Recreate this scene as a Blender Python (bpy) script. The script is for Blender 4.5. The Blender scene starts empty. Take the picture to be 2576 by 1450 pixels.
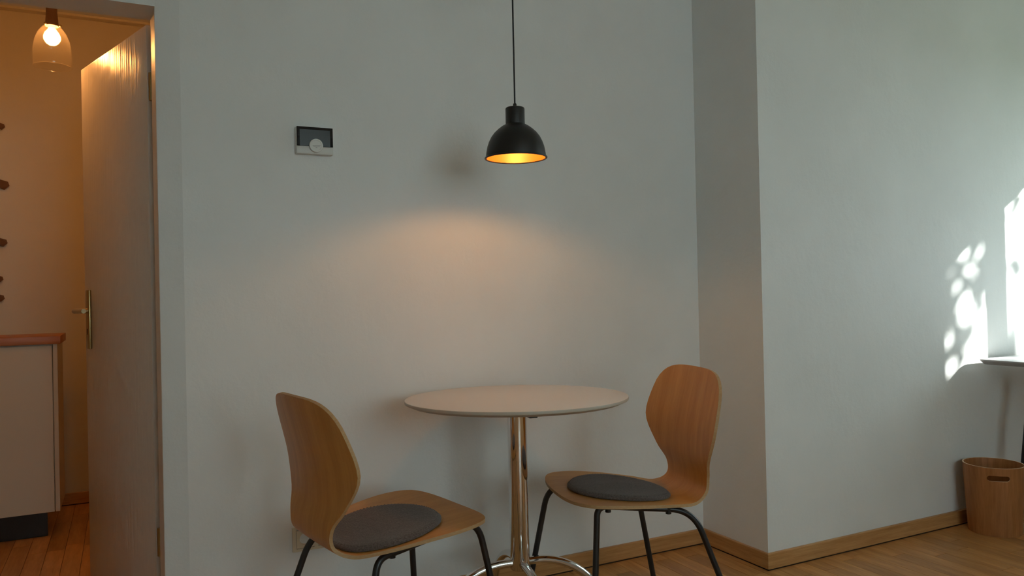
import bpy, bmesh, math, random
from mathutils import Vector, Matrix
random.seed(7)
sc = bpy.context.scene
C = sc.collection

# ------------------------------------------------------------------ camera
PXW, PXH = 2576, 1450
FPX, YAW, PITCH, ROLL, CAM_H = 1958.233, 0.464224, 0.005560, -0.021583, 1.075
Fv = Vector((math.sin(YAW)*math.cos(PITCH), math.cos(YAW)*math.cos(PITCH), math.sin(PITCH)))
R0 = Vector((math.cos(YAW), -math.sin(YAW), 0)); U0 = R0.cross(Fv)
Rv = R0*math.cos(ROLL) + U0*math.sin(ROLL); Uv = -R0*math.sin(ROLL) + U0*math.cos(ROLL)
EYE = Vector((0, 0, CAM_H))
cd = bpy.data.cameras.new('camera'); cam = bpy.data.objects.new('camera', cd); C.objects.link(cam)
cd.sensor_width = 36; cd.sensor_fit = 'HORIZONTAL'; cd.lens = FPX*36/PXW; cd.clip_start = .02
M = Matrix((Rv, Uv, -Fv)).transposed().to_4x4(); M.translation = EYE
cam.matrix_world = M
sc.camera = cam
def ray(px, py): return Fv + Rv*((px-PXW/2)/FPX) - Uv*((py-PXH/2)/FPX)
def on_y(px, py, Y): d = ray(px, py); return EYE + d*(Y/d.y)
def on_z(px, py, Z): d = ray(px, py); return EYE + d*((Z-CAM_H)/d.z)

# ------------------------------------------------------------------ world, sun, exposure
w = bpy.data.worlds.new('sky'); sc.world = w; w.use_nodes = True
bg = w.node_tree.nodes['Background']
bg.inputs[0].default_value = (.80, .97, 1.015, 1); bg.inputs[1].default_value = 6.6
SUN = Vector((-1, 1, -.65)).normalized()
sd = bpy.data.lights.new('sun', 'SUN'); sd.energy = 22; sd.angle = math.radians(.55); sd.color = (1, .98, .95)
sun = bpy.data.objects.new('sun', sd); C.objects.link(sun); sun.location = (9, -4, 6)
sun.rotation_euler = SUN.to_track_quat('-Z', 'Y').to_euler()
vs = sc.view_settings
sc.display_settings.display_device = 'sRGB'
vs.view_transform = 'Standard'; vs.look = 'None'; vs.gamma = 1; vs.use_curve_mapping = False
vs.exposure = 0.0
sc.cycles.max_bounces = 9; sc.cycles.diffuse_bounces = 5; sc.cycles.glossy_bounces = 3; sc.cycles.transparent_max_bounces = 12
sc.cycles.sample_clamp_indirect = 6; sc.cycles.caustics_reflective = False; sc.cycles.caustics_refractive = False

# ------------------------------------------------------------------ room numbers
YB = 2.5914            # wall behind the table
YR, XR = 2.2239, 2.1773   # wall that steps forward on the right, and its corner
CEIL = 2.60
XW = 4.50              # window wall, inner face
WT = .16               # door wall thickness
YO = 4.746             # far wall of the hall
YREAR, XLEFT = -2.6, -1.5

# ------------------------------------------------------------------ materials
def mat(name, col, rough=.5, metal=0, spec=.5):
    m = bpy.data.materials.new(name); m.use_nodes = True
    b = m.node_tree.nodes['Principled BSDF']
    b.inputs['Base Color'].default_value = (*col, 1); b.inputs['Roughness'].default_value = rough
    b.inputs['Metallic'].default_value = metal; b.inputs['Specular IOR Level'].default_value = spec
    return m
def nt(m): return m.node_tree.nodes, m.node_tree.links, m.node_tree.nodes['Principled BSDF']
def noise(N, L, vec, scale, detail=4, rough=.55):
    n = N.new('ShaderNodeTexNoise'); n.inputs['Scale'].default_value = scale
    n.inputs['Detail'].default_value = detail; n.inputs['Roughness'].default_value = rough
    if vec is not None: L.new(vec, n.inputs['Vector'])
    return n.outputs['Fac']
def mapping(N, L, vec, scale):
    n = N.new('ShaderNodeMapping'); n.inputs['Scale'].default_value = scale; L.new(vec, n.inputs['Vector']); return n.outputs[0]
def ramp(N, L, fac, stops):
    n = N.new('ShaderNodeValToRGB'); e = n.color_ramp.elements
    e[0].position, e[0].color = stops[0][0], (*stops[0][1], 1)
    e[1].position, e[1].color = stops[-1][0], (*stops[-1][1], 1)
    for p, c in stops[1:-1]:
        k = e.new(p); k.color = (*c, 1)
    L.new(fac, n.inputs[0]); return n.outputs[0]
def math_n(N, L, op, a, b):
    n = N.new('ShaderNodeMath'); n.operation = op
    for i, v in enumerate((a, b)):
        if isinstance(v, (int, float)): n.inputs[i].default_value = v
        else: L.new(v, n.inputs[i])
    return n.outputs[0]
def bump(N, L, b, h, strength, dist):
    n = N.new('ShaderNodeBump'); n.inputs['Strength'].default_value = strength; n.inputs['Distance'].default_value = dist
    L.new(h, n.inputs['Height']); L.new(n.outputs[0], b.inputs['Normal'])
def position(N): return N.new('ShaderNodeNewGeometry').outputs['Position']
def coord(N, which): return N.new('ShaderNodeTexCoord').outputs[which]

def plaster(name, col, spec=.25):
    m = mat(name, col, .75, 0, spec); N, L, b = nt(m); P = position(N)
    big = noise(N, L, P, 2.3, 3, .6); fine = noise(N, L, P, 60, 3, .6)
    mid = noise(N, L, mapping(N, L, P, (14, 14, 8)), 1.0, 2, .5)
    c = ramp(N, L, big, [(.3, tuple(x*.955 for x in col)), (.7, tuple(min(1, x*1.02) for x in col))])
    L.new(c, b.inputs['Base Color'])
    bump(N, L, b, math_n(N, L, 'ADD', math_n(N, L, 'MULTIPLY', fine, .26), math_n(N, L, 'MULTIPLY', mid, .6)), .45, .006)
    return m
def wood(name, dark, light, scale, coords='Object', rough=.42, objrand=0.0, bumps=.1, spec=.4):
    m = mat(name, light, rough, 0, spec); N, L, b = nt(m)
    P = position(N) if coords == 'Position' else coord(N, coords)
    if objrand:
        oi = N.new('ShaderNodeObjectInfo'); va = N.new('ShaderNodeVectorMath'); va.operation = 'ADD'
        cb = N.new('ShaderNodeCombineXYZ'); L.new(math_n(N, L, 'MULTIPLY', oi.outputs['Random'], 37), cb.inputs[0]); L.new(math_n(N, L, 'MULTIPLY', oi.outputs['Random'], 91), cb.inputs[1])
        L.new(P, va.inputs[0]); L.new(cb.outputs[0], va.inputs[1]); P = va.outputs[0]
    V = mapping(N, L, P, scale)
    g1 = noise(N, L, V, 1.0, 6, .62); g2 = noise(N, L, mapping(N, L, V, (5, 5, 5)), 1.0, 4, .6)
    f = math_n(N, L, 'ADD', math_n(N, L, 'MULTIPLY', g1, .72), math_n(N, L, 'MULTIPLY', g2, .28))
    c = ramp(N, L, f, [(.33, dark), (.5, tuple((a+b_)/2 for a, b_ in zip(dark, light))), (.66, light)])
    if objrand:
        hs = N.new('ShaderNodeHueSaturation'); L.new(c, hs.inputs['Color'])
        L.new(math_n(N, L, 'ADD', math_n(N, L, 'MULTIPLY', oi.outputs['Random'], objrand), 1-objrand*.5), hs.inputs['Value']); c = hs.outputs[0]
    L.new(c, b.inputs['Base Color'])
    if bumps: bump(N, L, b, f, bumps, .002)
    return m

M_WALL = plaster('white plaster', (.78, .79, .78))
M_HALL = plaster('hall plaster', (.72, .66, .54))
M_CEIL = mat('ceiling paint', (.80, .80, .79), .8, 0, .2)
M_FLAT = mat('smooth wall paint', (.78, .79, .78), .8, 0, .2)
M_FLOOR = wood('oak parquet', (.40, .175, .050), (.68, .350, .125), (26, 3.0, 26), 'Object', .36, .42, .05, .45)
M_UNDER = mat('dark floor joint and gap shade', (.03, .017, .008), .9)
M_BASE = wood('oak baseboard', (.40, .190, .062), (.62, .345, .140), (4, 4, 70), 'Position', .42, 0, .10)
M_PLY = wood('beech veneer', (.52, .225, .052), (.68, .335, .095), (26, 2.2, 26), 'UV', .40, .0, .03, .45)
M_PLYEDGE = wood('plywood edge', (.42, .255, .115), (.54, .345, .170), (90, 90, 260), 'Object', .6, 0, .03)
M_BIN = wood('walnut veneer', (.29, .112, .034), (.47, .200, .070), (55, 55, 3.2), 'Object', .5, 0, .04)
M_BINEDGE = mat('pale veneer edge', (.78, .62, .44), .6)
M_BLACK = mat('black powder coat', (.010, .010, .011), .36)
M_LAMPBLK = mat('satin black lacquer', (.010, .010, .010), .42)
M_CHROME = mat('chrome', (.80, .80, .80), .07, 1)
M_BRASS = mat('worn brass', (.42, .31, .14), .34, 1)
M_ALU = mat('aged brass lever', (.52, .42, .25), .34, 1)
M_TOP = mat('white laminate', (.72, .69, .65), .42)
M_TOPEDGE = mat('shade-tinted table edge', (.50, .45, .37), .5)
M_WHITEPL = mat('white plastic', (.66, .66, .63), .42)
M_CREAMPL = mat('ivory plastic', (.60, .52, .38), .42)
M_BLKGLASS = mat('black glass', (.006, .006, .008), .14)
M_LCD = mat('lcd panel', (.026, .032, .034), .22)
M_GREYPRINT = mat('grey print', (.33, .33, .33), .6)
M_DARK = mat('dark hole', (.012, .011, .010), .8)
M_CABINET = mat('cabinet white', (.62, .55, .43), .45)
M_WORK = wood('red beech worktop', (.36, .125, .050), (.52, .205, .085), (3, 40, 40), 'Position', .4)
M_HOLDER = mat('brown lamp holder', (.20, .10, .05), .45)
M_FRAMEW = mat('window white', (.78, .78, .76), .4)
M_DESK = mat('white desk laminate', (.78, .78, .78), .38)
M_DESKEDGE = mat('grey desk edge', (.34, .33, .32), .55)
M_LEAFD = mat('dry brown leaf', (.16, .075, .035), .8)
M_GRASS = mat('outdoor lawn', (.10, .14, .06), .95)
M_SUNBLOCK = plaster('sun block render', (.55, .52, .46))
M_BARK = mat('bark', (.10, .07, .05), .9)

# glossy old paint with brush marks for door leaf and lining
M_PAINT = mat('glossy cream paint', (.70, .66, .60), .36, 0, .24)
N, L, b = nt(M_PAINT); P = position(N)
bump(N, L, b, math_n(N, L, 'ADD', noise(N, L, mapping(N, L, P, (60, 60, 2.2)), 1, 3), math_n(N, L, 'MULTIPLY', noise(N, L, P, 7, 2), 1.6)), .55, .006)

# felt
M_FELT = mat('grey felt', (.085, .075, .074), .95, 0, .1); N, L, b = nt(M_FELT); P = coord(N, 'Object')
f1 = noise(N, L, P, 240, 4, .7); f2 = noise(N, L, P, 30, 3)
L.new(ramp(N, L, f1, [(.3, (.066, .051, .045)), (.7, (.180, .146, .130))]), b.inputs['Base Color'])
b.inputs['Sheen Weight'].default_value = .25
bump(N, L, b, math_n(N, L, 'ADD', f1, math_n(N, L, 'MULTIPLY', f2, .6)), .8, .003)

# pendant inside: copper-orange paint
M_INNER = mat('copper orange paint', (.30, .085, .009), .42, .3)

def emitter(name, col, s):
    m = bpy.data.materials.new(name); m.use_nodes = True; T = m.node_tree; T.nodes.clear()
    e = T.nodes.new('ShaderNodeEmission'); e.inputs[0].default_value = (*col, 1); e.inputs[1].default_value = s
    o = T.nodes.new('ShaderNodeOutputMaterial'); T.links.new(e.outputs[0], o.inputs[0]); return m
M_BULB = emitter('warm bulb', (1, .47, .14), 450)
M_HBULB = emitter('amber hall bulb', (1, .45, .145), 850)
def glass(name, tint, refl=.6, haze=0):
    m = bpy.data.materials.new(name); m.use_nodes = True; T = m.node_tree; T.nodes.clear()
    t = T.nodes.new('ShaderNodeBsdfTransparent'); t.inputs[0].default_value = (*tint, 1)
    g = T.nodes.new('ShaderNodeBsdfGlossy'); g.inputs['Roughness'].default_value = .03; g.inputs[0].default_value = (1, 1, 1, 1)
    lw = T.nodes.new('ShaderNodeLayerWeight'); lw.inputs[0].default_value = .5
    pw = T.nodes.new('ShaderNodeMath'); pw.operation = 'POWER'; pw.inputs[1].default_value = 4; T.links.new(lw.outputs['Facing'], pw.inputs[0])
    mu = T.nodes.new('ShaderNodeMath'); mu.operation = 'MULTIPLY_ADD'; mu.inputs[1].default_value = refl; mu.inputs[2].default_value = .03; T.links.new(pw.outputs[0], mu.inputs[0])
    x = T.nodes.new('ShaderNodeMixShader'); o = T.nodes.new('ShaderNodeOutputMaterial')
    
    src = t.outputs[0]
    if haze:
        d_ = T.nodes.new('ShaderNodeBsdfTranslucent'); d_.inputs[0].default_value = (.9, .8, .6, 1)
        hx = T.nodes.new('ShaderNodeMixShader'); hx.inputs[0].default_value = haze
        T.links.new(t.outputs[0], hx.inputs[1]); T.links.new(d_.outputs[0], hx.inputs[2]); src = hx.outputs[0]
    T.links.new(mu.outputs[0], x.inputs[0]); T.links.new(src, x.inputs[1]); T.links.new(g.outputs[0], x.inputs[2]); T.links.new(x.outputs[0], o.inputs[0])
    return m
M_PANE = glass('window glass', (.96, .98, .97))
M_LAMPGLASS = glass('clear lamp glass', (.98, .96, .92), .5, .012)
M_CLEARBULB = glass('clear bulb', (1, 1, 1), .25)
M_ENVELOPE = glass('bulb envelope', (1, .93, .80), .3, .08)
M_LEAF = mat('green leaf', (.09, .20, .04), .6)

# ------------------------------------------------------------------ mesh helpers
class MB:
    def __init__(s): s.v, s.f, s.m, s.uv = [], [], [], None
    def add(s, vs, fs, mi=0):
        o = len(s.v); s.v += [tuple(v) for v in vs]; s.f += [tuple(i+o for i in f) for f in fs]; s.m += [mi]*len(fs); return s
    def box(s, a, b, mi=0):
        x0, y0, z0 = a; x1, y1, z1 = b
        return s.add([(x0,y0,z0),(x1,y0,z0),(x1,y1,z0),(x0,y1,z0),(x0,y0,z1),(x1,y0,z1),(x1,y1,z1),(x0,y1,z1)],
                     [(0,3,2,1),(4,5,6,7),(0,1,5,4),(1,2,6,5),(2,3,7,6),(3,0,4,7)], mi)
    def prism(s, poly, z0, z1, mi=0):
        n = len(poly)
        return s.add([(x,y,z0) for x,y in poly]+[(x,y,z1) for x,y in poly],
                     [tuple(range(n))[::-1], tuple(range(n, 2*n))]+[(i,(i+1)%n,(i+1)%n+n,i+n) for i in range(n)], mi)
    def lathe(s, prof, n=48, mi=0, c=(0,0,0), close=False):
        vs, fs = [], []; k = len(prof)
        for r, z in prof:
            for j in range(n):
                a = 2*math.pi*j/n; vs.append((c[0]+r*math.cos(a), c[1]+r*math.sin(a), c[2]+z))
        for i in range(k if close else k-1):
            for j in range(n):
                i2 = (i+1) % k; fs.append((i*n+j, i*n+(j+1)%n, i2*n+(j+1)%n, i2*n+j))
        if not close:
            if prof[0][0] > 1e-6: fs.append(tuple(range(n))[::-1])
            if prof[-1][0] > 1e-6: fs.append(tuple((k-1)*n+j for j in range(n)))
        return s.add(vs, fs, mi)
    def lathe_open(s, prof, n=48, mi=0, c=(0,0,0)):
        vs, fs = [], []
        for r, z in prof:
            for j in range(n):
                a = 2*math.pi*j/n; vs.append((c[0]+r*math.cos(a), c[1]+r*math.sin(a), c[2]+z))
        for i in range(len(prof)-1):
            for j in range(n): fs.append((i*n+j, i*n+(j+1)%n, (i+1)*n+(j+1)%n, (i+1)*n+j))
        return s.add(vs, fs, mi)
    def tube(s, path, r, n=14, mi=0, caps=True):
        P = [Vector(p) for p in path]; vs, fs = [], []; up = None
        for i, p in enumerate(P):
            t = (P[min(i+1, len(P)-1)]-P[max(i-1, 0)]).normalized()
            if up is None:
                up = Vector((0,0,1)) if abs(t.z) < .9 else Vector((1,0,0))
            a = (up - t*up.dot(t)).normalized(); bb = t.cross(a); up = a
            rr = r[i] if isinstance(r, (list, tuple)) else r
            for j in range(n):
                q = 2*math.pi*j/n; vs.append(p + a*rr*math.cos(q) + bb*rr*math.sin(q))
        for i in range(len(P)-1):
            for j in range(n): fs.append((i*n+j, i*n+(j+1)%n, (i+1)*n+(j+1)%n, (i+1)*n+j))
        if caps: fs += [tuple(range(n))[::-1], tuple((len(P)-1)*n+j for j in range(n))]
        return s.add(vs, fs, mi)
    def mesh(s, name, mats, smooth=None, bevel=0, segs=2):
        me = bpy.data.meshes.new(name); me.from_pydata([tuple(v) for v in s.v], [], s.f)
        for m in (mats if isinstance(mats, (list, tuple)) else [mats]): me.materials.append(m)
        me.polygons.foreach_set('material_index', s.m)
        bm = bmesh.new(); bm.from_mesh(me)
        bmesh.ops.remove_doubles(bm, verts=bm.verts, dist=1e-6)
        bmesh.ops.recalc_face_normals(bm, faces=bm.faces)
        if bevel:
            es = [e for e in bm.edges if len(e.link_faces) == 2 and e.calc_face_angle(0) > .5]
            bmesh.ops.bevel(bm, geom=es, offset=bevel, segments=segs, affect='EDGES', profile=.5, clamp_overlap=True)
        bm.to_mesh(me); bm.free()
        if smooth:
            me.shade_smooth(); me.set_sharp_from_angle(angle=math.radians(smooth))
        me.update(); return me
    def obj(s, name, mats, parent=None, smooth=None, bevel=0, segs=2):
        return link(name, s.mesh(name, mats, smooth, bevel, segs), parent)
def link(name, me, parent=None):
    o = bpy.data.objects.new(name, me); C.objects.link(o)
    if parent is not None: o.parent = parent
    return o
def tag(o, label, cat, group=None):
    o['label'] = label; o['category'] = cat
    if group: o['group'] = group
    return o
def thing(name, label, cat, loc=(0,0,0), rz=0, group=None):
    o = bpy.data.objects.new(name, None); C.objects.link(o); o.location = loc; o.rotation_euler = (0,0,rz); o.empty_display_size = .1
    return tag(o, label, cat, group)
def struct(o, label=None):
    o['kind'] = 'structure'
    if label: o['label'] = label
    return o
def fillet(pts, rad, n=7):
    P = [Vector(p) for p in pts]; out = [P[0]]
    for i in range(1, len(P)-1):
        a, b, c = P[i-1], P[i], P[i+1]; d1 = (a-b).normalized(); d2 = (c-b).normalized()
        r = rad[i-1] if isinstance(rad, (list, tuple)) else rad
        p0, p1 = b+d1*r, b+d2*r
        for k in range(n+1):
            t = k/n; out.append(p0*(1-t)**2 + b*2*t*(1-t) + p1*t*t)
    return out+[P[-1]]

# ================================================================== SETTING
# floor slab + parquet strips running away from the table wall
fl = struct(MB().box((XLEFT-.2, YREAR-.2, -.16), (XW+.2, YO+.2, -.009)).obj('floor', M_UNDER), 'oak strip parquet floor')
SW = .07
strip_mesh = {}
def strip(x, y, ln):
    key = round(ln, 2)
    if key not in strip_mesh:
        g = .0008
        strip_mesh[key] = MB().box((g, g, -.010), (SW-g, key-g, 0)).mesh('plank', M_FLOOR)
    o = link('plank', strip_mesh[key], fl); o.location = (x, y, 0); return o
def column(x, y0, y1, make):
    y = y0; L_ = random.choice((.12, .2, .28, .36, .44))
    while y < y1-.02:
        ln = min(L_, round(y1-y, 2)); make(x, y, ln); y += ln; L_ = random.choice((.42, .48, .54, .60))
VX0, VX1, VY0 = .98, 3.92, 1.35
rest = MB()
def rest_strip(x, y, ln): rest.box((x+.0006, y+.0006, -.010), (x+SW-.0006, y+ln-.0006, 0))
x = XLEFT
while x < XW:
    seen = VX0 <= x < VX1
    column(x, YREAR, VY0 if seen else YB, rest_strip)
    if seen: column(x, VY0, YB if x < XR else YR, strip)
    seenh = -.80 <= x < .08
    column(x, YB, YO, strip if seenh else rest_strip)
    x += SW
ro = rest.obj('plank_field', M_FLOOR, fl); ro['kind'] = 'stuff'

# wall behind the table, with a softly chamfered strip beside the door opening
mb = MB()
JX0, JX1 = .103, .096           # visible jamb: front and back
DL = -.66                       # other side of the opening
LINT = 1.976
mb.prism([(JX0, YB+.02), (.171, YB), (XR+.12, YB), (XR+.12, YB+WT), (JX1, YB+WT)], 0, CEIL)
mb.prism([(DL, YB+.02), (JX0, YB+.02), (JX1, YB+WT), (DL, YB+WT)], LINT, CEIL)
mb.prism([(XLEFT, YB), (DL-.06, YB), (DL, YB+.02), (DL, YB+WT), (XLEFT, YB+WT)], 0, CEIL)
struct(mb.obj('wall_back', M_WALL), 'white plaster wall behind the round table')
struct(MB().prism([(XR, YR), (XR+.12, YR+.12), (XR+.12, YB), (XR, YB)], 0, CEIL).obj('wall_return', M_WALL), 'short plaster return between the two walls')
struct(MB().prism([(XR, YR), (XW, YR), (XW, YR+.12), (XR+.12, YR+.12)], 0, CEIL).obj('wall_right', M_WALL), 'plaster wall that steps forward, dappled with sun')
W2X0, W2X1, W2Z0, W2Z1 = .20, 2.00, .85, 2.30
mb = MB()
for a, b_ in (((XLEFT-.16, YREAR-.2, 0), (W2X0, YREAR, CEIL)), ((W2X1, YREAR-.2, 0), (XW+.2, YREAR, CEIL)),
              ((W2X0, YREAR-.2, 0), (W2X1, YREAR, W2Z0)), ((W2X0, YREAR-.2, W2Z1), (W2X1, YREAR, CEIL))): mb.box(a, b_)
struct(mb.obj('wall_rear', M_FLAT))
mb = MB(); yf = YREAR-.14  # rear window, out of view, added to let in fill daylight
for a, b_ in (((W2X0, yf-.03, W2Z0), (W2X0+.07, yf+.03, W2Z1)), ((W2X1-.07, yf-.03, W2Z0), (W2X1, yf+.03, W2Z1)),
              ((W2X0+.07, yf-.03, W2Z0), (W2X1-.07, yf+.03, W2Z0+.07)), ((W2X0+.07, yf-.03, W2Z1-.07), (W2X1-.07, yf+.03, W2Z1)),
              (((W2X0+W2X1)/2-.05, yf-.03, W2Z0+.07), ((W2X0+W2X1)/2+.05, yf+.03, W2Z1-.07))): mb.box(a, b_)
win_fill = struct(mb.obj('window_fill', M_FRAMEW), 'wide white window added unseen behind the viewer for fill daylight')
for x0, x1 in ((W2X0+.07, (W2X0+W2X1)/2-.05), ((W2X0+W2X1)/2+.05, W2X1-.07)):
    MB().box((x0, yf-.002, W2Z0+.07), (x1, yf+.002, W2Z1-.07)).obj('pane', M_PANE, win_fill)
# unseen block added to keep the low sun off the rear window
struct(MB().box((4.6, -13.5, -1.2), (12.0, -7.2, 8.5)).obj('wall_sun_block', M_SUNBLOCK))
struct(MB().box((XLEFT-.16, YREAR, 0), (XLEFT, YB+WT, CEIL)).obj('wall_left', M_FLAT))
struct(MB().box((XLEFT-.16, YREAR-.16, CEIL), (XW+.2, YO+.16, CEIL+.15)).obj('ceiling', M_CEIL))
# hall shell
struct(MB().box((-1.7, YO, 0), (1.5, YO+.16, CEIL)).obj('wall_hall', M_HALL), 'hall wall lit by the amber lamp')
struct(MB().box((-1.66, YB+WT, 0), (-1.5, YO, CEIL)).obj('wall_hall_left', M_HALL))
struct(MB().box((1.2, YB+WT, 0), (1.36, YO, CEIL)).obj('wall_hall_right', M_HALL))
# coving line where hall wall meets ceiling
struct(MB().prism([(-1.5, YO-.05), (1.2, YO-.05), (1.2, YO), (-1.5, YO)], CEIL-.012, CEIL).obj('trim_1', M_HALL))

# window wall with one tall casement window
GX = 4.66                                   # glass plane
GY0, GY1, GZ0, GZ1 = .796, 2.060, 1.02, 2.05   # clear glass extents
MUL0, MUL1 = 1.128, 1.252                  # centre stiles
OY0, OY1, OZ0, OZ1 = GY0-.09, GY1+.09, GZ0-.09, GZ1+.09
mb = MB()
for a, b_ in (((XW, YREAR, 0), (4.72, OY0, CEIL)), ((XW, OY1, 0), (4.72, YR+.12, CEIL)),
              ((XW, OY0, 0), (4.72, OY1, OZ0)), ((XW, OY0, OZ1), (4.72, OY1, CEIL))): mb.box(a, b_)
struct(mb.obj('wall_window', M_FLAT))
win = struct(MB().box((GX-.03, OY0, OZ0), (GX+.04, OY0+.045, OZ1)).box((GX-.03, OY1-.045, OZ0), (GX+.04, OY1, OZ1))
             .box((GX-.03, OY0+.045, OZ0), (GX+.04, OY1-.045, OZ0+.045)).box((GX-.03, OY0+.045, OZ1-.045), (GX+.04, OY1-.045, OZ1)).obj('window_1', M_FRAMEW), 'white casement window with a third sash added for light')
for y0, s0, s1, y1 in ((OY0+.045, GY0, MUL0, (MUL0+MUL1)/2), ((MUL0+MUL1)/2, MUL1, 1.590, 1.645), (1.645, 1.700, GY1, OY1-.045)):  # last sash is added to brighten the right wall
    m_ = MB().box((GX-.02, y0, OZ0+.045), (GX+.02, s0, OZ1-.045)).box((GX-.02, s1, OZ0+.045), (GX+.02, y1, OZ1-.045))
    m_.box((GX-.02, s0, OZ0+.045), (GX+.02, s1, GZ0)).box((GX-.02, s0, GZ1), (GX+.02, s1, OZ1-.045))
    so = m_.obj('window_sash', M_FRAMEW, win)
    MB().box((GX-.002, s0, GZ0), (GX+.002, s1, GZ1)).obj('pane', M_PANE, so)
MB().box((XW-.03, OY0-.04, OZ0-.03), (GX-.03, OY1+.04, OZ0)).obj('window_sill', M_FRAMEW, win)

# baseboards: slim oak with eased top edge and a painted shadow line at the floor
BH, BT = .064, .014
def base(name, poly, label=None):
    o = struct(MB().prism(poly, .005, BH).obj(name, M_BASE, None, None, .0022, 2), label)
    # dark strip standing in for the shade between board and parquet
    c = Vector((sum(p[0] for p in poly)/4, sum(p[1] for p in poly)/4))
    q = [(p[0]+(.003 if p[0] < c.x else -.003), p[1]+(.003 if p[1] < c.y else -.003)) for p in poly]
    MB().prism(q, .0003, .006).obj('joint_shade', M_UNDER, o)
    return o
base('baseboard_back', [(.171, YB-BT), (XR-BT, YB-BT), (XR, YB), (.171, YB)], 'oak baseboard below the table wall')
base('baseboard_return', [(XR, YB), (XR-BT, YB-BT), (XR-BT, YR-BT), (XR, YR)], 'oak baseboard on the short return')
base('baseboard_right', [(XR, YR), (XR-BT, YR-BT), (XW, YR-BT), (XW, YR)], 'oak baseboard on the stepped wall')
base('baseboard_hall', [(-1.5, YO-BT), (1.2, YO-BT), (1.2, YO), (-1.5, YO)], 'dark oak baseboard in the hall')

# door: lining, leaf, furniture
lin = MB()
lin.prism([(JX0-.001, YB+.024), (JX0+.02, YB+.024), (JX1+.02, YB+WT-.002), (JX1-.001, YB+WT-.002)], 0, LINT)
lo = struct(lin.obj('trim_2', M_PAINT), 'glossy painted door jamb')
HX, HY = .083, YB+WT+.014
FX, FY = -.128, 3.405
dv = Vector((FX-HX, FY-HY, 0)); DW = dv.length; dang = math.atan2(dv.y, dv.x)
door = struct(MB().box((0, -.04, .008), (DW, 0, 1.966)).obj('door_1', M_PAINT, None, 40, .003), 'open cream painted door leaf')
door.location = (HX, HY, 0); door.rotation_euler = (0, 0, dang)
# local x = towards the free edge, local +y = face that looks at the doorway
hp = MB().box((DW-.075, 0, .895), (DW-.035, .009, 1.118)).obj('handle_plate', M_BRASS, door, 40, .003)
kh = MB().box((DW-.058, .0085, .955), (DW-.052, .0100, .978)).lathe([(.0045, 0), (.0045, .0012)], 16, 0, (0, 0, 0))
kh = MB().box((DW-.058, .0085, .950), (DW-.052, .0098, .972)).obj('keyhole', M_DARK, hp)
LZ = 1.040
lev = MB().tube(fillet([(DW-.055, .006, LZ), (DW-.055, .056, LZ), (DW-.175, .056, LZ)], .016), [.0095]*9+[.0085], 14)
lev.obj('lever_handle', M_ALU, door, 50)
for z in (.25, 1.72):
    MB().lathe([(.009, 0), (.009, .09)], 14, 0, (-.006, -.012, z)).obj('hinge', M_BRASS, door, 40)

# ================================================================== PENDANT LAMP over the table
LX, LY, LZ0 = 1.096, 2.142, 1.4897
pl = thing('pendant_lamp', 'black dome pendant lamp with glowing copper-orange inside, hanging above the round table', 'lamp', (LX, LY, LZ0))
outer = [(.0930, .0015), (.0927, .010), (.0905, .024), (.0880, .036), (.0832, .050), (.0758, .065), (.0662, .078), (.0545, .089), (.0420, .0985), (.0300, .105)]
inner = [(r-.0022, z-.0012) for r, z in outer]
MB().lathe_open(outer, 72).lathe_open(inner[::-1], 72).obj('shade', M_LAMPBLK, pl, 60)
sh = pl.children[0]
MB().lathe_open([(r-.0005, z) for r, z in inner], 72).obj('shade_lining', M_INNER, sh, 60)
# rolled rim
rim = [(.0945+.0028*math.cos(2*math.pi*k/12), .0006+.0028*math.sin(2*math.pi*k/12)) for k in range(12)]
MB().lathe(rim, 72, 0, (0,0,0), True).obj('rim', M_LAMPBLK, sh, 60)
MB().lathe([(.0298, .101), (.0298, .152), (.0285, .1555), (.0255, .157), (0, .157)], 48).obj('socket_cover', M_LAMPBLK, pl, 40)
MB().lathe([(.0062, .1565), (.0055, .168), (.004, .170), (0, .170)], 20).obj('strain_relief', M_LAMPBLK, pl, 40)
MB().tube([(0, 0, .166), (0, 0, CEIL-.03-LZ0)], .0026, 10).obj('cord', M_BLACK, pl, 60)
MB().lathe([(.0, CEIL-.035-LZ0), (.03, CEIL-.035-LZ0), (.05, CEIL-.022-LZ0), (.05, CEIL-LZ0)], 32).obj('ceiling_rose', M_LAMPBLK, pl, 40)
BD = -.011
pb = MB().lathe([(0, .024), (.012, .0262), (.021, .033), (.026, .043), (.0265, .050), (.023, .062), (.016, .074), (.013, .084), (0, .085)], 28, 0, (0, 0, BD)).obj('bulb', M_CLEARBULB, pl, 60)
MB().lathe([(0, .031), (.009, .034), (.0155, .042), (.0155, .050), (.009, .058), (0, .061)], 18, 0, (0, 0, BD)).obj('filament', M_BULB, pb, 60)
MB().lathe([(.0145, .071), (.0145, .103), (0, .104)], 24).obj('bulb_socket', M_LAMPBLK, pl, 40)

# ================================================================== ROUND TABLE
TX, TY, TZ, TR = 1.1044, 2.1908, .7464, .35
tb = thing('round_table', 'round white-topped bistro table on a chrome column with four arched legs', 'table', (TX, TY, 0), math.radians(-8))

top = MB().lathe([(0, TZ-.0176), (TR-.020, TZ-.0176), (TR-.019, TZ-.0172), (TR-.004, TZ-.0105), (TR-.0005, TZ-.0092), (TR, TZ-.0075), (TR, TZ-.002), (TR-.0006, TZ-.0006), (TR-.002, TZ), (0, TZ)], 128)
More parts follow.
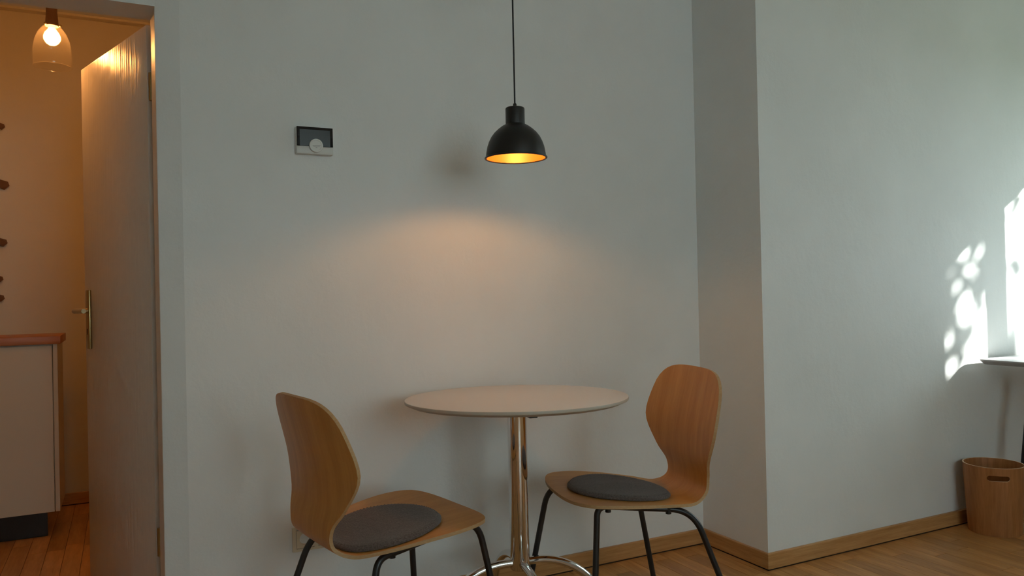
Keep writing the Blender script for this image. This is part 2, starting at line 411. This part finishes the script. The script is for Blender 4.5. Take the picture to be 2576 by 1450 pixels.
# edge band coloured darker to paint in its shade from the lamp
for i, f in enumerate(top.f):
    zs = [top.v[k][2] for k in f]; rs = [math.hypot(top.v[k][0], top.v[k][1]) for k in f]
    if min(rs) > TR-.03 and max(zs) < TZ-.0005: top.m[i] = 1
top.obj('tabletop', [M_TOP, M_TOPEDGE], tb, 25)
MB().lathe([(0, .205), (.0285, .205), (.0305, .208), (.0305, TZ-.0176)], 48).obj('column', M_CHROME, tb, 40)
MB().box((-.105, -.105, TZ-.0236), (.105, .105, TZ-.0176)).obj('mounting_plate', M_BLACK, tb, None, .001)
def leg_mesh():
    pts = [(.022, 0, .2265), (.05, 0, .2265)]
    for k in range(1, 19):
        a = math.pi/2*k/18
        pts.append((.05+.245*math.sin(a)**1.0, 0, .016+.2105*math.cos(a)**1.15 if k < 18 else .016))
    return MB().tube(pts, .0128, 18).mesh('leg', M_CHROME, 60)
lm = leg_mesh()
fm = MB().lathe([(0, .0005), (.014, .0005), (.0155, .003), (.0155, .020), (.012, .022)], 20, 0, (.295, 0, 0)).mesh('foot_cap', M_BLACK, 40)
for k in range(4):
    o = link('leg', lm, tb); o.rotation_euler = (0, 0, math.pi/2*k); link('foot_cap', fm, o)
# small black clip under the rim, beside the column
pclip = Vector(on_z(1339, 1052, .7030)) - Vector((TX, TY, 0))
pclip.rotate(Matrix.Rotation(math.radians(8), 3, 'Z'))
MB().box((pclip.x-.0125, pclip.y-.012, .7015), (pclip.x+.0125, pclip.y+.012, TZ-.0175)).obj('rail_clip', M_BLACK, tb, None, .001)

# the old top sits very slightly askew on its column, dipping towards the wall
tilt_axis = Vector((math.cos(YAW+math.radians(-8)), -math.sin(YAW+math.radians(-8)), 0))
TILT = Matrix.Translation((0, 0, TZ-.01)) @ Matrix.Rotation(math.radians(-.85), 4, tilt_axis) @ Matrix.Translation((0, 0, -TZ+.01))
for o in tb.children:
    if o.name.split('.')[0] in ('tabletop', 'mounting_plate', 'rail_clip'): o.matrix_basis = TILT

# ================================================================== CHAIRS
CP = [(.220,.465),(.181,.466),(.097,.461),(-.004,.452),(-.105,.440),(-.172,.434),(-.213,.457),(-.218,.501),(-.208,.555),(-.215,.648),(-.242,.756),(-.259,.826)]
CW = [.163,.207,.229,.217,.188,.152,.132,.136,.174,.232,.216,.188]
def crom(P, t):
    n = len(P); t = min(max(t, 0), n-1-1e-9); i = int(t); u = t-i
    g = lambda k: P[min(max(k, 0), n-1)]
    a, b_, c, d = g(i-1), g(i), g(i+1), g(i+2)
    if not isinstance(a, tuple): a, b_, c, d = (a,), (b_,), (c,), (d,)
    return tuple(.5*((2*q)+(-p+r)*u+(2*p-5*q+4*r-s)*u*u+(-p+3*q-3*r+s)*u**3) for p, q, r, s in zip(a, b_, c, d))
def shell_point(t, v):
    x, z = crom(CP, t); hw = crom(CW, t)[0]
    if t < 1.6: hw *= max(0, 1-((1.6-t)/1.6)**2.6)**(1/2.6)
    if t > 9.6: hw *= max(0, 1-((t-9.6)/1.4)**3)**(1/3)
    y = hw*v; k = min(max((t-6.5)/2.5, 0), 1); k = k*k*(3-2*k); yn = (y/.2)**2
    return Vector((x+.020*k*yn, y, z+.006*(1-k)*yn))
TS = [0, .012, .03, .06, .11, .18, .28] + [.4+.2*i for i in range(47)] + [9.75, 9.9, 10.1, 10.3, 10.5, 10.65, 10.77, 10.86, 10.92, 10.96, 10.985, 11]
NV = 20
def shell_mesh(th=.0092):
    rows = [[shell_point(t, -1+2*j/NV) for j in range(NV+1)] for t in TS]
    def nrm(i, j):
        i0, i1 = max(i-1, 0), min(i+1, len(TS)-1)
        jj = min(max(j, 1), NV-1)
        ii = min(max(i, 1), len(TS)-2)
        du = rows[min(ii+1, len(TS)-1)][NV//2]-rows[max(ii-1, 0)][NV//2]
        dv_ = rows[ii][min(jj+1, NV)]-rows[ii][jj-1]
        return dv_.cross(du).normalized() if dv_.length > 1e-6 else Vector((0, 0, 1))
    vs, fs, mi, uvs = [], [], [], []
    n = NV+1; R_ = len(TS)
    arc = [0]
    for i in range(1, R_): arc.append(arc[-1]+(rows[i][NV//2]-rows[i-1][NV//2]).length)
    s = 1 if nrm(20, NV//2).z > 0 else -1
    for i in range(R_):
        for j in range(n): vs.append(rows[i][j])
    for i in range(R_):
        for j in range(n): vs.append(rows[i][j]-nrm(i, j)*s*th)
    off = R_*n
    for i in range(R_-1):
        for j in range(NV):
            a, b_, c, d = i*n+j, i*n+j+1, (i+1)*n+j+1, (i+1)*n+j
            fs.append((a, b_, c, d)); mi.append(0); fs.append((d+off, c+off, b_+off, a+off)); mi.append(0)
    loop = [j for j in range(n)] + [i*n+NV for i in range(1, R_)] + [(R_-1)*n+j for j in range(NV-1, -1, -1)] + [i*n for i in range(R_-2, 0, -1)]
    for k in range(len(loop)):
        a, b_ = loop[k], loop[(k+1) % len(loop)]
        fs.append((b_, a, a+off, b_+off)); mi.append(1)
    me = bpy.data.meshes.new('plywood_shell'); me.from_pydata(vs, [], fs)
    me.materials.append(M_PLY); me.materials.append(M_PLYEDGE); me.polygons.foreach_set('material_index', mi)
    uv = me.uv_layers.new(name='grain')
    for lp in me.loops:
        k = lp.vertex_index % off; uv.data[lp.index].uv = (vs[k].y, arc[k//n])
    bm = bmesh.new(); bm.from_mesh(me); bmesh.ops.remove_doubles(bm, verts=bm.verts, dist=2e-5)
    bmesh.ops.dissolve_degenerate(bm, edges=bm.edges, dist=1e-6); bmesh.ops.recalc_face_normals(bm, faces=bm.faces); bm.to_mesh(me); bm.free()
    me.shade_smooth(); me.set_sharp_from_angle(angle=math.radians(50)); return me
def seat_z(x, y):
    best = min((abs(crom(CP, t/20)[0]-x), t/20) for t in range(0, 126))
    return crom(CP, best[1])[1] + .006*(y/.2)**2
shell = shell_mesh()
RT = .009
FRAME = {1: [(.172, .168, .010), (.135, .130, .4465), (-.150, .172, .4205), (-.300, .208, .010)],
         -1: [(.288, -.168, .010), (.203, -.130, .4510), (-.118, -.168, .4215), (-.205, -.206, .010)]}
def side_paths(sg):
    p = FRAME[sg]
    path = fillet(p, [.030, .072] if sg > 0 else [.062, .030], 10)
    k = len(path)
    return path[:12], path[11:13], path[12:]
leg_parts = []
for sg in (1, -1):
    a, m_, b_ = side_paths(sg)
    leg_parts.append(('leg', MB().tube(a, RT, 16).mesh('leg', M_BLACK, 60)))
    leg_parts.append(('side_rail', MB().tube(m_, RT, 16).mesh('side_rail', M_BLACK, 60)))
    leg_parts.append(('leg', MB().tube(b_, RT, 16).mesh('leg', M_BLACK, 60)))
glide = {}
for sg in (1, -1):
    for k_, (x, y, _) in (('f', FRAME[sg][0]), ('r', FRAME[sg][3])):
        glide[(k_, sg)] = MB().lathe([(0, 0), (.0105, 0), (.0115, .003), (.0115, .016), (.009, .018)], 16, 0, (x, y, 0)).mesh('foot_glide', M_BLACK, 40)
tabs = []
for sg in (1, -1):
    for x in (.105, -.075):
        u = (.170-x)/.32; y = sg*(.130+.042*u); zr = .4475-.027*u; zt = seat_z(x, y)-.0092
        tabs.append(MB().tube([(x, y, zr-.013), (x, y, zt+.001)], .0085, 14).mesh('mounting_tab', M_BLACK, 40))
cross = [MB().tube([(x, -(.130+.042*u), .4475-.027*u), (x, .130+.042*u, .4475-.027*u)], .0075, 12).mesh('cross_rail', M_BLACK, 60) for x, u in ((.10, .22), (-.08, .78))]
def make_chair(label, x, y, rz):
    t = thing('dining_chair', label, 'chair', (x, y, 0), rz, 'plywood chairs at the round table')
    link('plywood_shell', shell, t)
    for i, (n_, me) in enumerate(leg_parts):
        o = link(n_, me, t)
        if n_ == 'leg': link('foot_glide', glide[('f' if i % 3 == 0 else 'r', 1 if i < 3 else -1)], o)
    for me in tabs: link('mounting_tab', me, t)
    for me in cross: link('cross_rail', me, t)
    return t
CHR = (1.385, 2.025, 2.936); CHL = (.643, 2.067, .165)
make_chair('plywood chair with its curved back turned towards us, in front of the wall socket', *CHL)
make_chair('plywood chair facing the round table, set by the inner wall corner', *CHR)

def cushion(label, pose, cx, cy, r, bulge):
    th = .0155; rings = [0, .2, .4, .6, .75, .86, .93, .97, 1.0]
    n = 72; vs, fs = [], []
    def prof(q): return th*(1-max(0, (q-.90)/.10)**2*.55)
    for side in (1, 0):
        for q in rings:
            for j in range(n):
                a = 2*math.pi*j/n; rr = r*q*(1+.004*math.sin(5*a+cx*50))
                x_, y_ = cx+rr*math.cos(a), cy+rr*math.sin(a)
                zb = seat_z(x_, y_)+.0008
                if side: z_ = zb+prof(q)+bulge*math.exp(-((y_-cy-.2*x_)/.05)**2)*(1-q)*.008
                else: z_ = zb+(.003 if q > .98 else 0)
                vs.append((x_, y_, z_))
    k = len(rings)
    for i in range(k-1):
        for j in range(n):
            fs.append((i*n+j, (i+1)*n+j, (i+1)*n+(j+1)%n, i*n+(j+1)%n))
            o = k*n; fs.append((o+i*n+j, o+i*n+(j+1)%n, o+(i+1)*n+(j+1)%n, o+(i+1)*n+j))
    for j in range(n): fs.append(((k-1)*n+j, (2*k-1)*n+j, (2*k-1)*n+(j+1)%n, (k-1)*n+(j+1)%n))
    o = MB().add(vs, fs).obj('seat_cushion', M_FELT, None, 70)
    # fine running stitches near the rim
    st = MB()
    for q in range(96):
        a = 2*math.pi*q/96; da = .02; rr = r*.945
        p0 = (cx+rr*math.cos(a-da), cy+rr*math.sin(a-da)); p1 = (cx+rr*math.cos(a+da), cy+rr*math.sin(a+da))
        st.tube([(p0[0], p0[1], seat_z(*p0)+th*.88), ((p0[0]+p1[0])/2, (p0[1]+p1[1])/2, seat_z(*p0)+th*.95), (p1[0], p1[1], seat_z(*p1)+th*.88)], .0009, 5)
    s = st.obj('edge_stitching', M_FELT, o); s['kind'] = 'stuff'
    o.location = (pose[0], pose[1], 0); o.rotation_euler = (0, 0, pose[2])
    return tag(o, label, 'cushion', 'felt seat cushions')
cushion('flat round grey felt pad on the chair in front of the wall socket', CHL, -.038, -.030, .160, 0)
cushion('rumpled round grey felt pad on the chair by the inner wall corner', CHR, .019, .010, .158, 1)

# ================================================================== WALL THERMOSTAT
th = thing('wall_thermostat', 'white wall thermostat with black display and round dial', 'thermostat', (.5745, YB, 1.5875))
hw, hh, dp = .0600, .0450, .024
MB().box((-hw, -dp+.004, -hh), (hw, 0, hh)).obj('housing', M_WHITEPL, th, 40, .004, 3)
MB().box((-hw, -dp, -hh), (hw, -dp+.0045, -hh+.0255)).obj('lower_panel', M_WHITEPL, th, 40, .002)
ds = MB().box((-hw+.0012, -dp-.0002, -hh+.0258), (hw-.0012, -dp+.0045, hh-.001)).obj('display', M_BLKGLASS, th, 40, .0012)
MB().box((-hw+.0105, -dp-.0006, -hh+.0262), (hw-.0105, -dp, hh-.0100)).obj('screen', M_LCD, ds)
dl = MB(); dl.lathe([(0, .0), (.0225, .0), (.0225, .0075), (.0212, .0095), (.0168, .0100), (.0163, .0092), (0, .0092)], 48)
dl.v = [(x_+.002, -dp-z_+.001, y_-hh+.0275) for x_, y_, z_ in dl.v]
dlo = dl.obj('dial', M_WHITEPL, th, 35)
mk = MB()
for x0, x1, z0, z1 in ((-.012, .0135, -.0012, .0006), (-.010, .011, -.0040, -.0030), (-.0025, .0025, -.0085, -.0065)):
    mk.box((.002+x0, -dp-.0088, -hh+.0275+z0), (.002+x1, -dp-.0081, -hh+.0275+z1))
mk.obj('dial_print', M_GREYPRINT, dlo)

# ================================================================== WALL SOCKET behind the near chair
so = thing('wall_socket', 'ivory double wall socket low on the wall, half hidden behind a chair', 'socket', (.5555, YB, .2865))
fr = MB()
for a, b_ in (((-.0755, -.009, -.0395), (.0755, 0, -.0310)), ((-.0755, -.009, .0310), (.0755, 0, .0395)), ((-.0755, -.009, -.031), (-.0635, 0, .031)), ((.0635, -.009, -.031), (.0755, 0, .031)), ((-.006, -.009, -.031), (.006, 0, .031))): fr.box(a, b_)
fr.obj('frame', M_CREAMPL, so, None, .0)
for cx in (-.0348, .0348):
    ins = MB(); n = 40; ro_, zi = .0195, -.012
    # square face with round recess
    sq = []
    for j in range(n):
        a = 2*math.pi*j/n; k_ = .0282/max(abs(math.cos(a)), abs(math.sin(a))); sq.append((cx+k_*math.cos(a), -.0115, k_*math.sin(a)))
    ci = [(cx+ro_*math.cos(2*math.pi*j/n), -.0115, ro_*math.sin(2*math.pi*j/n)) for j in range(n)]
    cb = [(cx+ro_*.95*math.cos(2*math.pi*j/n), .006, ro_*.95*math.sin(2*math.pi*j/n)) for j in range(n)]
    sb = [(p[0], -.001, p[2]) for p in sq]
    ins.add(sq+ci+cb+sb, [(j, (j+1)%n, n+(j+1)%n, n+j) for j in range(n)]+[(n+j, n+(j+1)%n, 2*n+(j+1)%n, 2*n+j) for j in range(n)]+[tuple(2*n+j for j in range(n))]+[(j, 3*n+j, 3*n+(j+1)%n, (j+1)%n) for j in range(n)])
    io = ins.obj('socket_insert', M_CREAMPL, so, 40)
    for dx in (-.0095, .0095):
        h_ = MB().lathe([(0, 0), (.0028, 0), (.0028, .0006), (0, .0006)], 12); h_.v = [(cx+dx+x_, .0056-z_, y_) for x_, y_, z_ in h_.v]
        h_.obj('contact_hole', M_DARK, io)

# ================================================================== WASTE BIN
BX, BY, BHH = 3.352, 2.088, .292
def bin_mesh():
    rt, rb, t = .117, .1005, .0056; n = 96
    prof = [(rb, 0), (rt, BHH), (rt-t, BHH), (rb-t, .006)]
    mb = MB(); vs, fs, mi = [], [], []
    for r, z in prof:
        for j in range(n):
            a = 2*math.pi*j/n; vs.append((r*math.cos(a), r*math.sin(a), z))
    for i in range(3):
        for j in range(n): fs.append((i*n+j, i*n+(j+1)%n, (i+1)*n+(j+1)%n, (i+1)*n+j)); mi.append(1 if i == 1 else 0)
    fs.append(tuple(range(n))[::-1]); mi.append(0); fs.append(tuple(3*n+j for j in range(n))); mi.append(0)
    me = bpy.data.meshes.new('bin_body'); me.from_pydata(vs, [], fs); me.polygons.foreach_set('material_index', mi)
    me.materials.append(M_BIN); me.materials.append(M_BINEDGE)
    bm = bmesh.new(); bm.from_mesh(me); bmesh.ops.recalc_face_normals(bm, faces=bm.faces); bm.to_mesh(me); bm.free()
    tmp = bpy.data.objects.new('tmp', me); C.objects.link(tmp)
    # stadium cutter for the grip slot
    st = []
    for k in range(24):
        a = 2*math.pi*k/24; st.append(((.030 if math.cos(a) > 0 else -.030)+.0118*math.cos(a), .0118*math.sin(a)))
    cm = MB().add([(x_, -.20, z_) for x_, z_ in st]+[(x_, -.06, z_) for x_, z_ in st], [tuple(range(24)), tuple(range(24, 48))[::-1]]+[(i, i+24, (i+1)%24+24, (i+1)%24) for i in range(24)]).mesh('cut', M_BINEDGE)
    ct = bpy.data.objects.new('cut', cm); C.objects.link(ct)
    d = on_z(2513, 1196, .25); ang = math.atan2(d.y-BY, d.x-BX)
    vdir = Vector((-BX, -BY, 0)); ang = math.atan2(vdir.y, vdir.x)+.16
    ct.location = (0, 0, .2485); ct.rotation_euler = (0, 0, ang+math.pi/2)
    mo = tmp.modifiers.new('b', 'BOOLEAN'); mo.operation = 'DIFFERENCE'; mo.object = ct; mo.solver = 'EXACT'
    try: mo.material_mode = 'TRANSFER'
    except Exception: pass
    dg = bpy.context.evaluated_depsgraph_get(); out = bpy.data.meshes.new_from_object(tmp.evaluated_get(dg))
    bpy.data.objects.remove(tmp); bpy.data.objects.remove(ct)
    out.shade_smooth(); out.set_sharp_from_angle(angle=math.radians(35)); return out
bo = link('waste_bin', bin_mesh()); bo.location = (BX, BY, .0005)
tag(bo, 'tapered brown wood veneer waste bin with a grip slot, standing by the baseboard', 'waste bin')

# ================================================================== DESK at the sunny wall
DTX, DTY, DTZ = 3.405, 2.185, .732
dk = thing('desk', 'white desk with slim rounded top, its end just showing beside the sunny wall', 'desk', (DTX, DTY, 0))
def rrect(x0, y0, x1, y1, r, n=8):
    out = []
    for cx, cy, a0 in ((x1-r, y1-r, 0), (x0+r, y1-r, 90), (x0+r, y0+r, 180), (x1-r, y0+r, 270)):
        for k in range(n+1):
            a = math.radians(a0+90*k/n); out.append((cx+r*math.cos(a), cy+r*math.sin(a)))
    return out
DL_, DD = .98, .86
o1 = rrect(0, -DD, DL_, 0, .035); o2 = rrect(.014, -DD+.014, DL_-.014, -.014, .025)
n = len(o1)
top = MB(); top.add([(x_, y_, DTZ) for x_, y_ in o1]+[(x_, y_, DTZ-.006) for x_, y_ in o1]+[(x_, y_, DTZ-.022) for x_, y_ in o2],
    [tuple(range(n)), tuple(range(2*n, 3*n))[::-1]]+[(j, (j+1)%n, n+(j+1)%n, n+j) for j in range(n)]+[(n+j, n+(j+1)%n, 2*n+(j+1)%n, 2*n+j) for j in range(n)])
for i, f in enumerate(top.f):
    if i >= 2: top.m[i] = 1
top.obj('desktop', [M_DESK, M_DESKEDGE], dk, 30)
for sx, sy in ((0, 0), (1, 0), (0, 1), (1, 1)):
    x0 = .15 if sx == 0 else DL_-.15; y0 = -.13 if sy == 0 else -DD+.13
    x1 = .088 if sx == 0 else DL_-.088; y1 = -.115 if sy == 0 else -DD+.115
    MB().tube([(x0+(.06 if sx == 0 else -.06), y0, DTZ-.021), (x1, y1, .002)], [.022, .013], 16).obj('leg', M_BLACK, dk, 60)

# ================================================================== HALL: lamp, cabinet, garland
HLY = 3.50; HLX = on_y(131, 95, HLY).x
gz0, gz1 = on_y(131, 168, HLY).z, on_y(131, 64, HLY).z
hl = thing('hall_ceiling_lamp', 'small clear glass bell lamp with glowing bulb and brown holder in the hall', 'lamp', (HLX, HLY, gz0))
GH = gz1-gz0
MB().lathe_open([(.0655, 0), (.0675, .01), (.068, .03), (.0665, GH*.42), (.061, GH*.62), (.050, GH*.80), (.034, GH*.94), (.021, GH)], 48).obj('glass_shade', M_LAMPGLASS, hl, 60)
MB().lathe([(.0664+.0016*math.cos(2*math.pi*k/8), .0016*math.sin(2*math.pi*k/8)) for k in range(8)], 48, 0, (0,0,.0), True).obj('glass_rim', M_LAMPGLASS, hl, 60)
MB().lathe([(.0235, GH-.004), (.0225, GH+.012), (.0195, GH+.05), (.0195, GH+.14), (.012, GH+.145), (0, GH+.145)], 32).obj('lamp_holder', M_HOLDER, hl, 40)
for k in range(3):
    a = math.radians(-15+120*k+180*(k == 9)); cx, cy = .030*math.cos(a), .030*math.sin(a)
    MB().lathe([(0, -.0055), (.004, -.004), (.0055, 0), (.004, .004), (0, .0055)], 14, 0, (cx, cy, GH-.001)).obj('holder_screw', M_BRASS, hl, 60)
MB().tube([(0, 0, GH+.14), (0, 0, CEIL-gz0-.02)], .004, 10).obj('cord', M_HOLDER, hl, 60)
MB().lathe([(0, CEIL-gz0-.03), (.04, CEIL-gz0-.03), (.05, CEIL-gz0)], 28).obj('ceiling_rose', M_HOLDER, hl, 40)
bz = on_y(131, 95, HLY).z-gz0
bb = MB().lathe([(0, bz-.031), (.012, bz-.0285), (.023, bz-.020), (.0295, bz-.007), (.0300, bz+.003), (.026, bz+.017), (.016, bz+.030), (.012, bz+.040), (0, bz+.041)], 28).obj('bulb', M_ENVELOPE, hl, 60)
MB().lathe([(0, bz-.018), (.010, bz-.015), (.0150, bz-.004), (.0145, bz+.006), (.009, bz+.018), (0, bz+.022)], 20).obj('filament', M_HBULB, bb, 60)

CX1, CYF, CZB, CZT = -.270, 4.120, .120, .884
cb = thing('base_cabinet', 'cream white base cabinet standing on black feet under the hall worktop', 'cabinet', (CX1, CYF, 0))
MB().box((-.80, .020, CZB+.002), (-.018, .34, CZT)).obj('carcass', M_CABINET, cb)
MB().box((-.018, 0, CZB), (0, .34, CZT)).obj('side_panel', M_CABINET, cb, None, .001)
MB().box((-.80, .0, CZB), (-.0215, .019, CZT-.006)).obj('cabinet_door', M_CABINET, cb, None, .0015)
MB().box((-.80, .055, .001), (-.055, .073, CZB+.002)).obj('under_shade', M_BLACK, cb)  # black board standing in for the shadow under the cabinet
for x_ in (-.10, -.70):
    for y_ in (.115, .28):
        MB().lathe([(0, 0), (.026, 0), (.028, .006), (.018, .016), (.018, CZB-.02), (.03, CZB-.015), (.03, CZB+.002)], 20, 0, (x_, y_, 0)).obj('leg', M_BLACK, cb, 40)
wt_ = MB().box((CX1-.82, CYF-.012, CZT+.0005), (CX1+.014, CYF+.36, CZT+.0375)).obj('worktop', M_WORK, None, 40, .002)
tag(wt_, 'reddish brown wooden worktop lying on the hall cabinet', 'worktop')

gl = thing('leaf_garland', 'string of dried brown leaves hanging down the hall wall', 'garland', (-.60, YO-.012, 1.0))
MB().tube([(0, 0, 0), (.012, 0, .35), (-.006, 0, .7), (.004, 0, 1.15)], .0022, 6).obj('string', M_LEAFD, gl)
for px, py, s in ((2, 318, .9), (8, 465, 1.3), (6, 610, 1.1), (-2, 702, .9), (0, 750, 1.0)):
    p = on_y(px, py, YO-.012)-Vector((-.60, YO-.012, 1.0))
    lf = MB(); r_ = .022*s
    pts = [(p.x-.055, -.002, p.z+.010), (p.x-r_*.4, -.008, p.z+r_*.9), (p.x+r_*.75, -.004, p.z+r_*.55), (p.x+r_, -.010, p.z-r_*.2), (p.x+r_*.2, -.004, p.z-r_*.9), (p.x-r_*.6, -.008, p.z-r_*.6)]
    lf.add(pts+[(a, b_+.0015, c) for a, b_, c in pts], [tuple(range(6)), tuple(range(6, 12))[::-1]]+[(i, (i+1)%6, (i+1)%6+6, i+6) for i in range(6)])
    lf.obj('leaf', M_LEAFD, gl)

# ================================================================== OUTSIDE the window: lawn and the tree that dapples the sun
struct(MB().box((4.75, -30, -1.3), (40, 30, -1.2)).obj('ground', M_GRASS))
tr = thing('garden_tree', 'leafy garden tree outside the window', 'tree', (8.2, -2.6, -1.2))
tp = Vector((8.2, -2.6, -1.2))
MB().tube([(0, 0, 0), (.05, .05, 1.6), (-.05, .15, 3.0), (-.2, .4, 4.2), (-.3, .6, 5.3)], [.16, .13, .11, .07, .03], 12).obj('trunk', M_BARK, tr, 60)
def lit(px, py):
    """parts of the sunlit wall that no leaf shades, in photo pixels"""
    def el(cx, cy, rx, ry, rot=0):
        c, s = math.cos(rot), math.sin(rot); dx, dy = px-cx, py-cy
        return ((dx*c+dy*s)/rx)**2+((-dx*s+dy*c)/ry)**2 < 1
    if px > 2522:
        if py < 500 and px < 2545: return False
        return not (el(2560, 668, 18, 24) or el(2552, 520, 8, 34, .35) or py < 470)
    if el(2418, 640, 17, 26, .35) or el(2440, 680, 18, 20, .3) or el(2428, 780, 22, 52, .12): return True
    if el(2394, 925, 17, 36, .2) or el(2388, 850, 13, 30) or el(2404, 722, 17, 20) or el(2390, 690, 9, 14) or el(2462, 640, 9, 30, .3): return True
    # big clear area below a slanting bough
    return px > 2415+(918-py)*.36 and py > 722 and px > 2412
lv = MB()
rnd = random.Random(3)
def leaf(pos, size):
    d = Vector((rnd.uniform(-1, 1), rnd.uniform(-1, 1), rnd.uniform(-1, 1))).normalized()
    e = (SUN+Vector((rnd.uniform(-.6, .6), rnd.uniform(-.6, .6), rnd.uniform(-.6, .6)))).cross(d).normalized(); d = e.cross(SUN).normalized()
    a = pos-d*size*.5; b_ = pos+d*size*.5; s = e*size*.32
    lv.add([a, pos+s, b_, pos-s], [(0, 1, 2, 3)])
kept = 0
for _ in range(5200):
    px, py = rnd.uniform(2330, 2760), rnd.uniform(380, 1010)
    if lit(px, py) and px < 2700: continue
    wp = on_y(px, py, YR)
    if wp.x < 3.05 or wp.x > 4.3: continue
    s = rnd.uniform(5.2, 6.6)/1.0
    pos = wp-SUN*s
    if rnd.random() < (.80 if px < 2425 else .55 if px < 2500 else .34): leaf(pos-tp, rnd.uniform(.05, .085)); kept += 1
for _ in range(1600):
    v = Vector((rnd.gauss(0, 1), rnd.gauss(0, 1), rnd.gauss(0, .8)))
    if v.length > 2: continue
    pos = tp+Vector((-.1, .4, 5.2))+v*.75
    # keep the sunbeam path itself to the boughs placed above
    k = (YR-pos.y)/SUN.y; wp = pos+SUN*k
    if 3.0 < wp.x < 4.4 and wp.z < 1.75: continue
    leaf(pos-tp, rnd.uniform(.06, .10))
fo = lv.obj('foliage', M_LEAF, tr); fo['kind'] = 'stuff'
for k in range(7):
    e = tp+Vector((0, .2, 3.0+.3*k)); q = Vector((rnd.uniform(-1.0, .5), rnd.uniform(-.3, 1.0), rnd.uniform(.3, .9)))
    st_ = Vector((-.1, .2+.08*k, 3.2+.3*k))
    MB().tube([st_, st_+q*.6, st_+q*1.0+Vector((0, 0, .1))], [.035, .022, .008], 8).obj('branch', M_BARK, tr, 60)
